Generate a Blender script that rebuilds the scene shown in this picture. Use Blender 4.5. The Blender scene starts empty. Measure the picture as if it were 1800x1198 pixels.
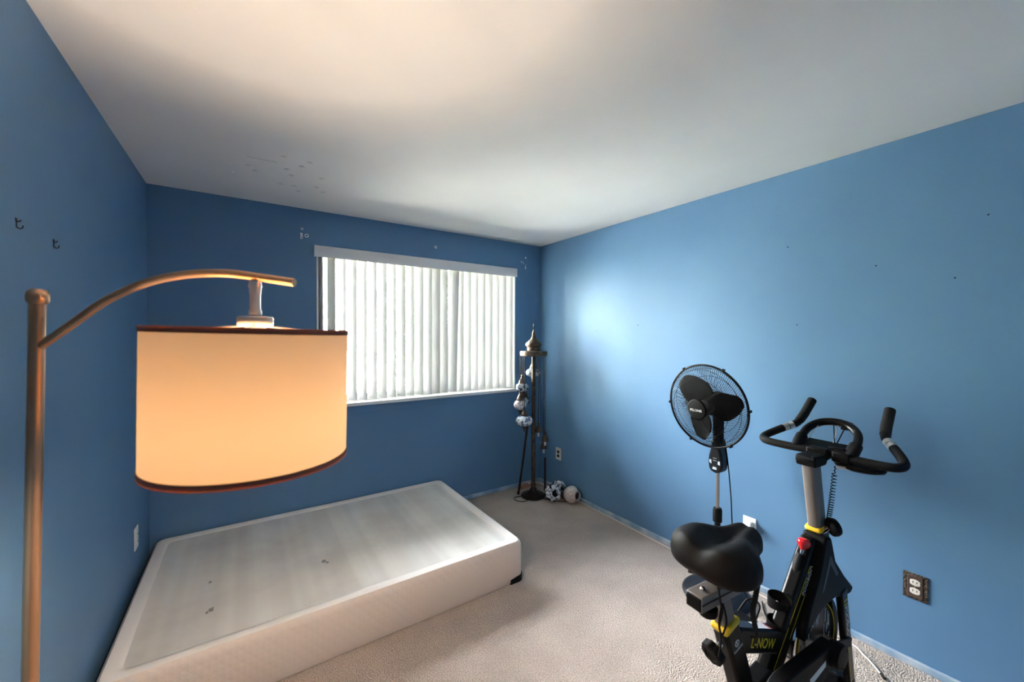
import bpy, bmesh, math, random
from mathutils import Vector, Matrix
random.seed(7)
PI = math.pi
S = bpy.context.scene
COL = S.collection

# ------------------------------------------------------------------ camera
F_PX = 697.12
YAW, PITCH, ROLL = .591096, -.013216, .002603
CAM = Vector((0, 0, 1.51476))
cy, sy, cp, sp = math.cos(YAW), math.sin(YAW), math.cos(PITCH), math.sin(PITCH)
fwd = Vector((sy*cp, cy*cp, sp)); rgt = Vector((cy, -sy, 0)); upv = rgt.cross(fwd)
cr, sr = math.cos(ROLL), math.sin(ROLL)
r2 = cr*rgt + sr*upv; u2 = -sr*rgt + cr*upv
cam_d = bpy.data.cameras.new('camera'); cam = bpy.data.objects.new('camera', cam_d); COL.objects.link(cam)
m3 = Matrix((r2, u2, -fwd)).transposed()
cam.matrix_world = Matrix.Translation(CAM) @ m3.to_4x4()
cam_d.sensor_width = 36; cam_d.lens = F_PX*36/1800; cam_d.clip_start = .02
cam_d.dof.use_dof = True; cam_d.dof.focus_distance = 2.1; cam_d.dof.aperture_fstop = 2.6
S.camera = cam

# ------------------------------------------------------------------ world, sun, exposure
w = bpy.data.worlds.new('world'); S.world = w; w.use_nodes = True
nt = w.node_tree; nt.nodes.clear()
wo = nt.nodes.new('ShaderNodeOutputWorld'); bg = nt.nodes.new('ShaderNodeBackground')
tc = nt.nodes.new('ShaderNodeTexCoord'); sepx = nt.nodes.new('ShaderNodeSeparateXYZ'); rp = nt.nodes.new('ShaderNodeValToRGB')
nt.links.new(tc.outputs['Generated'], sepx.inputs[0]); nt.links.new(sepx.outputs['Z'], rp.inputs[0])
rp.color_ramp.elements[0].position = 0; rp.color_ramp.elements[0].color = (1, .98, .95, 1)
rp.color_ramp.elements[1].position = .8; rp.color_ramp.elements[1].color = (.82, .90, 1, 1)
nt.links.new(rp.outputs[0], bg.inputs[0]); bg.inputs[1].default_value = 60.0
nt.links.new(bg.outputs[0], wo.inputs[0])
sun_d = bpy.data.lights.new('sun_offscreen', 'SUN'); sun_d.energy = 1600; sun_d.angle = .02; sun_d.color = (1, .97, .93)
sun = bpy.data.objects.new('sun_offscreen', sun_d); COL.objects.link(sun); sun.location = (0, -6, 12)
sun.rotation_euler = (math.radians(7), 0, math.radians(-10))
S.view_settings.view_transform = 'Standard'; S.view_settings.look = 'None'
S.view_settings.gamma = 1.0; S.view_settings.exposure = 1.2; S.view_settings.use_curve_mapping = False
try:
    S.cycles.use_denoising = True; S.cycles.denoiser = 'OPENIMAGEDENOISE'
    S.cycles.max_bounces = 10; S.cycles.diffuse_bounces = 6; S.cycles.transparent_max_bounces = 16
    S.cycles.sample_clamp_indirect = 8.0; S.cycles.caustics_reflective = False; S.cycles.caustics_refractive = False
except Exception: pass

# ------------------------------------------------------------------ room numbers
XL, XR, YB, YF, H = -.501, 2.549, 3.27, -.95, 2.44
WX0, WX1, WZ0, WZ1 = .44, 2.235, .985, 2.185       # window opening

# daylight entering through the window opening (portal: guides sky light through it)
pl = bpy.data.lights.new('window_portal', 'AREA'); pl.shape = 'RECTANGLE'; pl.size = WX1-WX0; pl.size_y = WZ1-WZ0
pl.cycles.is_portal = True
po = bpy.data.objects.new('window_portal', pl); COL.objects.link(po)
po.location = ((WX0+WX1)/2, YB+.19, (WZ0+WZ1)/2); po.rotation_euler = (-PI/2, 0, 0)

# ------------------------------------------------------------------ materials
def srgb(r, g, b):
    f = lambda c: (c/12.92 if c <= .04045 else ((c+.055)/1.055)**2.4)
    return (f(r/255), f(g/255), f(b/255), 1)
def node(nt, t, **k):
    n = nt.nodes.new(t)
    for a, b in k.items(): setattr(n, a, b)
    return n
def mat(name, col, rough=.5, metal=0.0, bump=None, var=None, trans=None, emit=None, alpha=None, spec=None, coat=None):
    """bump=(scale,strength,dist)  var=(scale,other colour,lo,hi)  trans=weight of translucency"""
    m = bpy.data.materials.new(name); m.use_nodes = True; nt = m.node_tree
    p = nt.nodes['Principled BSDF']; out = nt.nodes['Material Output']
    p.inputs['Base Color'].default_value = col; p.inputs['Roughness'].default_value = rough; p.inputs['Metallic'].default_value = metal
    if spec is not None: p.inputs['Specular IOR Level'].default_value = spec
    if coat is not None: p.inputs['Coat Weight'].default_value = coat; p.inputs['Coat Roughness'].default_value = .1
    t = node(nt, 'ShaderNodeTexCoord')
    if var:
        n = node(nt, 'ShaderNodeTexNoise'); n.inputs['Scale'].default_value = var[0]; n.inputs['Detail'].default_value = 5
        r = node(nt, 'ShaderNodeValToRGB'); r.color_ramp.elements[0].position = var[2]; r.color_ramp.elements[1].position = var[3]
        r.color_ramp.elements[0].color = col; r.color_ramp.elements[1].color = var[1]
        nt.links.new(t.outputs['Object'], n.inputs['Vector']); nt.links.new(n.outputs['Fac'], r.inputs[0]); nt.links.new(r.outputs[0], p.inputs['Base Color'])
    if bump:
        n = node(nt, 'ShaderNodeTexNoise'); n.inputs['Scale'].default_value = bump[0]; n.inputs['Detail'].default_value = 4
        b = node(nt, 'ShaderNodeBump'); b.inputs['Strength'].default_value = bump[1]; b.inputs['Distance'].default_value = bump[2]
        nt.links.new(t.outputs['Object'], n.inputs['Vector']); nt.links.new(n.outputs['Fac'], b.inputs['Height']); nt.links.new(b.outputs[0], p.inputs['Normal'])
    if trans:
        tr = node(nt, 'ShaderNodeBsdfTranslucent'); tr.inputs[0].default_value = trans[1]
        mx = node(nt, 'ShaderNodeMixShader'); mx.inputs[0].default_value = trans[0]
        nt.links.new(p.outputs[0], mx.inputs[1]); nt.links.new(tr.outputs[0], mx.inputs[2]); nt.links.new(mx.outputs[0], out.inputs[0])
    if emit: p.inputs['Emission Color'].default_value = emit[0]; p.inputs['Emission Strength'].default_value = emit[1]
    return m

WALLC = srgb(88, 125, 160)
M = {}
M['wall'] = mat('blue_wall_paint', WALLC, .5, bump=(34, .12, .004), var=(1.6, srgb(93, 130, 164), .4, .65), spec=.32)
M['ceil'] = mat('ceiling_paint', srgb(244, 241, 236), .9, bump=(160, .15, .003), var=(2.2, srgb(240, 237, 232), .4, .7))
M['base'] = mat('baseboard_paint', srgb(122, 152, 180), .5, var=(9, srgb(186, 192, 198), .38, .68), bump=(60, .2, .003))
M['white'] = mat('white_vinyl', srgb(242, 240, 237), .45)
M['valance'] = mat('valance_plastic', srgb(246, 240, 235), .5)
M['vane'] = mat('blind_vane_plastic', srgb(192, 192, 191), .6, trans=(.07, srgb(226, 226, 226)))
M['plaster'] = mat('filler_plaster', srgb(232, 232, 230), .9)
M['dark'] = mat('dark_hole', srgb(20, 20, 24), .9)
M['star'] = mat('star_sticker', srgb(222, 220, 216), .6)
M['steel'] = mat('brushed_nickel', srgb(206, 196, 186), .3, 1.0)
M['brasslamp'] = mat('brushed_nickel_lamp', srgb(196, 148, 112), .3, .9, bump=(200, .05, .002))
M['trimfab'] = mat('shade_trim_tape', srgb(104, 72, 60), .8, trans=(.12, srgb(240, 170, 120)))
M['shade'] = mat('linen_shade', srgb(222, 194, 160), .9, trans=(.034, srgb(255, 208, 150)), bump=(300, .05, .001))
M['blackpl'] = mat('black_plastic', srgb(9, 8, 9), .55, spec=.16)
M['blackmt'] = mat('black_matte_foam', srgb(13, 11, 11), .75, bump=(500, .2, .001), spec=.25)
M['blackgl'] = mat('black_gloss_paint', srgb(7, 6, 7), .3, spec=.22)
M['navyblk'] = mat('blue_black_plastic', srgb(8, 11, 18), .35, spec=.4)
M['greymt'] = mat('silver_grey_paint', srgb(128, 120, 115), .5, .15)
M['chrome'] = mat('polished_steel', srgb(214, 214, 216), .12, 1.0)
M['yellow'] = mat('yellow_plastic', srgb(240, 196, 40), .4)
M['yelprint'] = mat('yellow_print', srgb(226, 196, 30), .5)
M['whiteprint'] = mat('white_print', srgb(222, 222, 222), .5)
M['greyprint'] = mat('grey_print', srgb(70, 70, 72), .5)
M['red'] = mat('red_gloss_plastic', srgb(206, 20, 34), .12, coat=.6)
M['saddle'] = mat('black_saddle_vinyl', srgb(13, 10, 10), .6, bump=(420, .12, .001), spec=.22)
M['fabtop'] = mat('grey_nonwoven_fabric', srgb(186, 184, 180), .95)
M['bronze'] = mat('antique_bronze', srgb(92, 76, 62), .42, .7, bump=(90, .3, .003), var=(30, srgb(50, 40, 33), .4, .7))
M['bronzed'] = mat('dark_bronze', srgb(46, 36, 30), .4, .7)
M['ivory'] = mat('ivory_plastic', srgb(226, 216, 208), .4)
M['ornate'] = mat('ornate_bronze_plate', srgb(92, 78, 66), .4, .5, bump=(170, .9, .01), var=(130, srgb(34, 27, 23), .42, .6))
M['cable'] = mat('white_cable', srgb(228, 222, 214), .5)
M['card'] = mat('brown_cardboard', srgb(176, 132, 104), .85)
M['trunk'] = mat('bark', srgb(92, 76, 62), .9)
M['leaf'] = mat('leaf_green', srgb(74, 98, 52), .6, trans=(.35, srgb(90, 120, 60)))
M['grass'] = mat('grass', srgb(196, 194, 186), .9, var=(3, srgb(206, 204, 196), .4, .7))

# carpet: fibrous bump
def carpet():
    m = mat('beige_carpet', srgb(197, 184, 173), .97, spec=.1); nt = m.node_tree; p = nt.nodes['Principled BSDF']
    t = node(nt, 'ShaderNodeTexCoord')
    n1 = node(nt, 'ShaderNodeTexNoise'); n1.inputs['Scale'].default_value = 165; n1.inputs['Detail'].default_value = 3; n1.inputs['Roughness'].default_value = .7
    n2 = node(nt, 'ShaderNodeTexNoise'); n2.inputs['Scale'].default_value = 4.5; n2.inputs['Detail'].default_value = 5
    v = node(nt, 'ShaderNodeTexVoronoi'); v.inputs['Scale'].default_value = 150
    for n in (n1, n2, v): nt.links.new(t.outputs['Object'], n.inputs['Vector'])
    r = node(nt, 'ShaderNodeValToRGB'); r.color_ramp.elements[0].position = .3; r.color_ramp.elements[1].position = .68
    r.color_ramp.elements[0].color = srgb(164, 147, 135); r.color_ramp.elements[1].color = srgb(226, 211, 198)
    nt.links.new(n1.outputs['Fac'], r.inputs[0])
    r2 = node(nt, 'ShaderNodeValToRGB'); r2.color_ramp.elements[0].position = .35; r2.color_ramp.elements[1].position = .65
    r2.color_ramp.elements[0].color = (.86, .86, .86, 1); r2.color_ramp.elements[1].color = (1, 1, 1, 1)
    nt.links.new(n2.outputs['Fac'], r2.inputs[0])
    mx = node(nt, 'ShaderNodeMix', data_type='RGBA', blend_type='MULTIPLY'); mx.inputs[0].default_value = 1
    nt.links.new(r.outputs[0], mx.inputs[6]); nt.links.new(r2.outputs[0], mx.inputs[7]); nt.links.new(mx.outputs[2], p.inputs['Base Color'])
    ad = node(nt, 'ShaderNodeMath', operation='SUBTRACT'); nt.links.new(n1.outputs['Fac'], ad.inputs[0]); nt.links.new(v.outputs['Distance'], ad.inputs[1])
    b = node(nt, 'ShaderNodeBump'); b.inputs['Strength'].default_value = .9; b.inputs['Distance'].default_value = .008
    nt.links.new(ad.outputs[0], b.inputs['Height']); nt.links.new(b.outputs[0], p.inputs['Normal'])
    return m
M['carpet'] = carpet()

def quilt():
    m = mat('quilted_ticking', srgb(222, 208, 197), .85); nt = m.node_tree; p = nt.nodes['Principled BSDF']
    t = node(nt, 'ShaderNodeTexCoord'); hs = []
    for ang in (.72, -.72):
        mp = node(nt, 'ShaderNodeMapping'); mp.inputs['Rotation'].default_value = (0, ang, 0)
        wv = node(nt, 'ShaderNodeTexWave', wave_type='BANDS', bands_direction='X'); wv.inputs['Scale'].default_value = 9; wv.inputs['Distortion'].default_value = 1.0
        nt.links.new(t.outputs['Object'], mp.inputs[0]); nt.links.new(mp.outputs[0], wv.inputs[0]); hs.append(wv)
    fine = node(nt, 'ShaderNodeTexWave', wave_type='BANDS', bands_direction='DIAGONAL'); fine.inputs['Scale'].default_value = 70; fine.inputs['Distortion'].default_value = 2
    nt.links.new(t.outputs['Object'], fine.inputs[0])
    mx = node(nt, 'ShaderNodeMath', operation='MINIMUM'); nt.links.new(hs[0].outputs['Fac'], mx.inputs[0]); nt.links.new(hs[1].outputs['Fac'], mx.inputs[1])
    ma = node(nt, 'ShaderNodeMath', operation='MULTIPLY_ADD'); ma.inputs[1].default_value = .25
    nt.links.new(fine.outputs['Fac'], ma.inputs[0]); nt.links.new(mx.outputs[0], ma.inputs[2])
    b = node(nt, 'ShaderNodeBump'); b.inputs['Strength'].default_value = .35; b.inputs['Distance'].default_value = .004
    nt.links.new(ma.outputs[0], b.inputs['Height']); nt.links.new(b.outputs[0], p.inputs['Normal'])
    return m
M['quilt'] = quilt()

def boxtop():
    m = M['fabtop']; nt = m.node_tree; p = nt.nodes['Principled BSDF']
    t = node(nt, 'ShaderNodeTexCoord'); s = node(nt, 'ShaderNodeSeparateXYZ'); nt.links.new(t.outputs['Object'], s.inputs[0])
    n = node(nt, 'ShaderNodeTexNoise', noise_dimensions='1D'); n.inputs['Scale'].default_value = 8.5; n.inputs['Detail'].default_value = 1.5
    nt.links.new(s.outputs['X'], n.inputs['W'])
    r = node(nt, 'ShaderNodeValToRGB'); e = r.color_ramp.elements; e[0].position = .42; e[1].position = .62
    e[0].color = srgb(218, 214, 206); e[1].color = srgb(228, 225, 217); nt.links.new(n.outputs['Fac'], r.inputs[0])
    n2 = node(nt, 'ShaderNodeTexNoise'); n2.inputs['Scale'].default_value = 3.2; n2.inputs['Detail'].default_value = 6; nt.links.new(t.outputs['Object'], n2.inputs['Vector'])
    r2 = node(nt, 'ShaderNodeValToRGB'); r2.color_ramp.elements[0].position = .3; r2.color_ramp.elements[1].position = .55
    r2.color_ramp.elements[0].color = (.84, .83, .83, 1); r2.color_ramp.elements[1].color = (1, 1, 1, 1); nt.links.new(n2.outputs['Fac'], r2.inputs[0])
    mx = node(nt, 'ShaderNodeMix', data_type='RGBA', blend_type='MULTIPLY'); mx.inputs[0].default_value = 1
    nt.links.new(r.outputs[0], mx.inputs[6]); nt.links.new(r2.outputs[0], mx.inputs[7]); nt.links.new(mx.outputs[2], p.inputs['Base Color'])
boxtop()

def mosaic(name, tile, grout, accent, scale):
    m = mat(name, tile, .22); nt = m.node_tree; p = nt.nodes['Principled BSDF']
    t = node(nt, 'ShaderNodeTexCoord')
    v = node(nt, 'ShaderNodeTexVoronoi', feature='DISTANCE_TO_EDGE'); v.inputs['Scale'].default_value = scale
    v2 = node(nt, 'ShaderNodeTexVoronoi'); v2.inputs['Scale'].default_value = scale
    nt.links.new(t.outputs['Object'], v.inputs['Vector']); nt.links.new(t.outputs['Object'], v2.inputs['Vector'])
    r = node(nt, 'ShaderNodeValToRGB'); r.color_ramp.interpolation = 'CONSTANT'
    r.color_ramp.elements[0].color = tile; r.color_ramp.elements[1].position = .62; r.color_ramp.elements[1].color = accent
    nt.links.new(v2.outputs['Color'], r.inputs[0])
    g = node(nt, 'ShaderNodeMath', operation='GREATER_THAN'); g.inputs[1].default_value = .06; nt.links.new(v.outputs['Distance'], g.inputs[0])
    mx = node(nt, 'ShaderNodeMix', data_type='RGBA'); mx.inputs[6].default_value = grout
    nt.links.new(g.outputs[0], mx.inputs[0]); nt.links.new(r.outputs[0], mx.inputs[7]); nt.links.new(mx.outputs[2], p.inputs['Base Color'])
    return m
M['mosA'] = mosaic('mosaic_white_blue', srgb(226, 226, 226), srgb(150, 150, 156), srgb(70, 110, 160), 55)
M['mosB'] = mosaic('mosaic_white', srgb(230, 224, 218), srgb(176, 168, 164), srgb(150, 120, 120), 60)
M['mosC'] = mosaic('mosaic_black_white', srgb(214, 216, 222), srgb(30, 30, 38), srgb(46, 54, 76), 26)
M['mosD'] = mosaic('mosaic_cracked_mirror', srgb(200, 206, 212), srgb(24, 26, 34), srgb(60, 66, 84), 46)
M['mosE'] = mosaic('mosaic_pearl', srgb(214, 204, 196), srgb(172, 160, 152), srgb(190, 178, 170), 80)

def glassmat():
    m = bpy.data.materials.new('window_glass'); m.use_nodes = True; nt = m.node_tree; nt.nodes.clear()
    o = node(nt, 'ShaderNodeOutputMaterial'); g = node(nt, 'ShaderNodeBsdfGlossy'); g.inputs['Roughness'].default_value = .02
    t = node(nt, 'ShaderNodeBsdfTransparent'); f = node(nt, 'ShaderNodeFresnel'); f.inputs[0].default_value = 1.45
    mx = node(nt, 'ShaderNodeMixShader'); nt.links.new(f.outputs[0], mx.inputs[0]); nt.links.new(t.outputs[0], mx.inputs[1]); nt.links.new(g.outputs[0], mx.inputs[2]); nt.links.new(mx.outputs[0], o.inputs[0])
    return m
M['glass'] = glassmat()

# ------------------------------------------------------------------ mesh helpers
class MB:
    def __init__(s): s.v = []; s.f = []
    def add(s, vs, fs):
        o = len(s.v); s.v += [Vector(v) for v in vs]; s.f += [tuple(i+o for i in f) for f in fs]; return s
    def box(s, c, d, mtx=None):
        c = Vector(c); h = Vector(d)/2
        vs = [Vector((x*h.x, y*h.y, z*h.z)) for x in (-1, 1) for y in (-1, 1) for z in (-1, 1)]
        if mtx is not None: vs = [mtx @ v for v in vs]
        return s.add([c+v for v in vs], [(0, 1, 3, 2), (4, 6, 7, 5), (0, 4, 5, 1), (2, 3, 7, 6), (0, 2, 6, 4), (1, 5, 7, 3)])
    def tube(s, pts, r, n=12, cap=True, closed=False, flat=None):
        """r number or list; flat=(a,b) elliptic/box multipliers with up hint"""
        P = [Vector(p) for p in pts]; k = len(P); R = r if isinstance(r, (list, tuple)) else [r]*k
        T = []
        for i in range(k):
            a = P[(i-1) % k] if (closed or i > 0) else P[i]; b = P[(i+1) % k] if (closed or i < k-1) else P[i]
            T.append((b-a).normalized())
        up = Vector((0, 0, 1)) if abs(T[0].z) < .9 else Vector((0, 1, 0))
        nrm = (up - T[0]*up.dot(T[0])).normalized(); vs = []
        for i in range(k):
            nrm = (nrm - T[i]*nrm.dot(T[i])).normalized(); bn = T[i].cross(nrm)
            for j in range(n):
                a = 2*PI*j/n; vs.append(P[i] + (nrm*math.cos(a) + bn*math.sin(a))*R[i])
        fs = []
        for i in range(k if closed else k-1):
            i2 = (i+1) % k
            for j in range(n): fs.append((i*n+j, i*n+(j+1) % n, i2*n+(j+1) % n, i2*n+j))
        if cap and not closed: fs.append(tuple(range(n-1, -1, -1))); fs.append(tuple((k-1)*n+j for j in range(n)))
        return s.add(vs, fs)
    def beam(s, a, b, wid, hei, side=(0, 1, 0)):
        """rectangular bar a->b; wid along side vector, hei across"""
        a, b = Vector(a), Vector(b); t = (b-a).normalized(); sd = Vector(side); sd = (sd - t*sd.dot(t)).normalized(); u = t.cross(sd)
        vs = []
        for P in (a, b):
            for (i, j) in ((-1, -1), (1, -1), (1, 1), (-1, 1)): vs.append(P + sd*i*wid/2 + u*j*hei/2)
        return s.add(vs, [(0, 3, 2, 1), (4, 5, 6, 7), (0, 1, 5, 4), (1, 2, 6, 5), (2, 3, 7, 6), (3, 0, 4, 7)])
    def lathe(s, prof, n=24, mtx=None, c=(0, 0, 0), cap=True):
        c = Vector(c); vs = []; fs = []; k = len(prof)
        for (r, z) in prof:
            for j in range(n):
                a = 2*PI*j/n; v = Vector((r*math.cos(a), r*math.sin(a), z)); vs.append(c + (mtx @ v if mtx is not None else v))
        for i in range(k-1):
            for j in range(n): fs.append((i*n+j, i*n+(j+1) % n, (i+1)*n+(j+1) % n, (i+1)*n+j))
        if cap and prof[0][0] > 1e-6: fs.append(tuple(range(n-1, -1, -1)))
        if cap and prof[-1][0] > 1e-6: fs.append(tuple((k-1)*n+j for j in range(n)))
        return s.add(vs, fs)
    def prism(s, poly, fn, a, b):
        """poly list of 2D pts; fn(p,q,t)->Vector ; extruded t=a..b"""
        n = len(poly); vs = [fn(p, q, a) for p, q in poly] + [fn(p, q, b) for p, q in poly]
        fs = [tuple(range(n-1, -1, -1)), tuple(range(n, 2*n))] + [(i, (i+1) % n, n+(i+1) % n, n+i) for i in range(n)]
        return s.add(vs, fs)
    def mesh(s, name, m, ang=35):
        me = bpy.data.meshes.new(name); me.from_pydata([tuple(v) for v in s.v], [], s.f); me.update()
        bm = bmesh.new(); bm.from_mesh(me); bmesh.ops.remove_doubles(bm, verts=bm.verts, dist=1e-6); bmesh.ops.recalc_face_normals(bm, faces=bm.faces); bm.to_mesh(me); bm.free()
        me.materials.append(m)
        for p in me.polygons: p.use_smooth = True
        me.set_sharp_from_angle(angle=math.radians(ang)); return me
    def build(s, name, m, parent=None, bevel=0, ang=35, seg=2):
        o = bpy.data.objects.new(name, s.mesh(name, m, ang)); COL.objects.link(o); o.parent = parent
        if bevel:
            b = o.modifiers.new('bevel', 'BEVEL'); b.width = bevel; b.segments = seg; b.limit_method = 'ANGLE'; b.angle_limit = math.radians(35); b.harden_normals = False
        return o

def tag(o, label=None, cat=None, group=None, kind=None):
    if label: o['label'] = label
    if cat: o['category'] = cat
    if group: o['group'] = group
    if kind: o['kind'] = kind
    return o
def empty(name, loc, rz=0, label=None, cat=None, group=None, kind=None):
    e = bpy.data.objects.new(name, None); COL.objects.link(e); e.location = loc; e.rotation_euler = (0, 0, rz); e.empty_display_size = .05
    bpy.context.view_layer.update()
    return tag(e, label, cat, group, kind)
def smooth_path(pts, n=6):
    P = [Vector(p) for p in pts]; out = []
    for i in range(len(P)-1):
        p0 = P[max(i-1, 0)]; p1 = P[i]; p2 = P[i+1]; p3 = P[min(i+2, len(P)-1)]
        for j in range(n):
            t = j/n; out.append(.5*((2*p1) + (p2-p0)*t + (2*p0-5*p1+4*p2-p3)*t*t + (3*p1-p0-3*p2+p3)*t**3))
    out.append(P[-1]); return out
def text_mesh(name, txt, size, m, parent, mtx, depth=.0006, squash=1.0):
    cu = bpy.data.curves.new('txt', 'FONT'); cu.body = txt; cu.size = size; cu.align_x = 'CENTER'; cu.align_y = 'CENTER'; cu.extrude = depth; cu.resolution_u = 3
    o = bpy.data.objects.new('txt', cu); COL.objects.link(o); bpy.context.view_layer.update()
    me = bpy.data.meshes.new_from_object(o.evaluated_get(bpy.context.evaluated_depsgraph_get()))
    bpy.data.objects.remove(o); bpy.data.curves.remove(cu)
    me.transform(Matrix.Diagonal((squash, 1, 1, 1))); me.transform(mtx); me.materials.clear(); me.materials.append(m); me.name = name
    r = bpy.data.objects.new(name, me); COL.objects.link(r); r.parent = parent; return r
def frame_mtx(origin, xax, yax):
    x = Vector(xax).normalized(); y = Vector(yax); y = (y - x*y.dot(x)).normalized(); z = x.cross(y)
    return Matrix.Translation(Vector(origin)) @ Matrix((x, y, z)).transposed().to_4x4()
def rot_to(dirv):
    return Vector((0, 0, 1)).rotation_difference(Vector(dirv).normalized()).to_matrix()

# ================================================================== SETTING
TH = .20
def structure(name, mb, m, parent=None, bevel=0):
    o = mb.build(name, m, parent, bevel)
    if parent is None: tag(o, kind='structure')
    return o
structure('floor', MB().box(((XL+XR)/2, (YF+YB)/2, -.05), (XR-XL+2*TH, YB-YF+2*TH, .1)), M['carpet'])
ceiling = structure('ceiling', MB().box(((XL+XR)/2, (YF+YB)/2, H+.05), (XR-XL+2*TH, YB-YF+2*TH, .1)), M['ceil'])
wall_left = structure('wall_left', MB().box((XL-TH/2, (YF+YB)/2, H/2), (TH, YB-YF, H)), M['wall'])
wall_right = structure('wall_right', MB().box((XR+TH/2, (YF+YB)/2, H/2), (TH, YB-YF, H)), M['wall'])
structure('wall_front', MB().box(((XL+XR)/2, YF-TH/2, H/2), (XR-XL+2*TH, TH, H)), M['wall'])
mb = MB()
X0, X1 = XL-TH, XR+TH; YC = YB+TH/2
mb.box(((X0+WX0)/2, YC, H/2), (WX0-X0, TH, H)); mb.box(((X1+WX1)/2, YC, H/2), (X1-WX1, TH, H))
mb.box(((WX0+WX1)/2, YC, WZ0/2), (WX1-WX0, TH, WZ0)); mb.box(((WX0+WX1)/2, YC, (WZ1+H)/2), (WX1-WX0, TH, H-WZ1))
wall_back = structure('wall_back', mb, M['wall'])
BBH, BBD = .034, .018
structure('baseboard_back', MB().box(((XL+XR)/2, YB-BBD/2, BBH/2), (XR-XL, BBD, BBH)), M['base'], bevel=.005)
structure('baseboard_right', MB().box((XR-BBD/2, (YF+YB-BBD)/2, BBH/2), (BBD, YB-YF-BBD, BBH)), M['base'], bevel=.005)
structure('baseboard_left', MB().box((XL+BBD/2, (YF+YB-BBD)/2, BBH/2), (BBD, YB-YF-BBD, BBH)), M['base'], bevel=.005)

# wall scars and filler spots (parts of the walls)
def disc(c, nrm, r, t=.0012, n=12): return MB().lathe([(r, 0), (r*.9, t), (0, t)], n, rot_to(nrm), c)
for (x, z, r, hole) in [(.345, 2.291, .011, 1), (.375, 2.246, .018, 1), (.341, 2.254, .012, 0), (.341, 2.226, .012, 1), (.343, 2.24, .01, 0), (1.387, 2.29, .016, 1),
                        (2.359, 2.304, .012, 0), (2.309, 2.258, .01, 0), (2.332, 2.247, .008, 0), (2.357, 2.212, .010, 0), (2.357, 2.232, .006, 0), (2.357, 2.196, .010, 0)]:
    f = disc((x, YB, z), (0, -1, 0), r*.8).build('filler_spot', M['plaster'], wall_back)
    if hole: disc((x, YB-.0012, z), (0, -1, 0), r*.34, .0006).build('screw_hole', M['dark'], f)
disc((.054, YB, 1.85), (0, -1, 0), .004).build('screw_hole', M['dark'], wall_back)
for (y, z) in [(2.47, 1.56), (2.03, 1.6), (1.0, 2.02), (.62, 1.86), (.27, 2.02), (.95, 1.58), (.36, 1.77)]:
    disc((XR, y, z), (-1, 0, 0), .0035).build('screw_hole', M['dark'], wall_right)
# thin crack in the ceiling skim coat
MB().tube([(.007, 2.48, H-.0005), (.06, 2.484, H-.0008), (.11, 2.478, H-.0008), (.146, 2.475, H-.0005)], .0009, 5).build('hairline_crack', M['star'], ceiling)

# window
win = empty('window_1', ((WX0+WX1)/2, YB+.1, WZ0)); tag(win, kind='structure')
def wpart(name, mb, m, bevel=0, parent=win):
    mb.v = [v - Vector(win.location) for v in mb.v]; return mb.build(name, m, parent, bevel)
rev = MB(); t = .012
rev.box((WX0+t/2, YB+.1, (WZ0+WZ1)/2), (t, .2, WZ1-WZ0)); rev.box((WX1-t/2, YB+.1, (WZ0+WZ1)/2), (t, .2, WZ1-WZ0)); rev.box(((WX0+WX1)/2, YB+.1, WZ1-t/2), (WX1-WX0-2*t, .2, t))
wpart('reveal_lining', rev, M['white'])
fr = MB(); yf = YB+.13; a, b, c_, d_ = WX0+t, WX1-t, WZ0+.004, WZ1-t; fw = .05
fr.box(((a+b)/2, yf, c_+fw/2), (b-a, .06, fw)); fr.box(((a+b)/2, yf, d_-fw/2), (b-a, .06, fw)); fr.box((a+fw/2, yf, (c_+d_)/2), (fw, .06, d_-c_-2*fw)); fr.box((b-fw/2, yf, (c_+d_)/2), (fw, .06, d_-c_-2*fw))
wpart('window_frame', fr, M['white'], .003)
xm = (a+b)/2 + .04
wpart('meeting_stile', MB().box((xm, yf+.005, (c_+d_)/2), (.06, .05, d_-c_-2*fw)), M['white'], .003)
wpart('pane', MB().box(((a+fw+xm)/2-.015, yf+.01, (c_+d_)/2), (xm-a-fw-.03, .004, d_-c_-2*fw)), M['glass'])
wpart('pane', MB().box(((b-fw+xm)/2+.015, yf-.005, (c_+d_)/2), (b-fw-xm-.03, .004, d_-c_-2*fw)), M['glass'])
wpart('window_sill', MB().box(((WX0+WX1)/2, YB+.075, WZ0-.009), (WX1-WX0+.012, .21, .026)), M['white'], .004)
structure('trim_1', MB().box(((WX0+WX1)/2, YB-.004, WZ0-.05), (WX1-WX0+.02, .008, .05)), M['wall'], bevel=.002)

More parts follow.
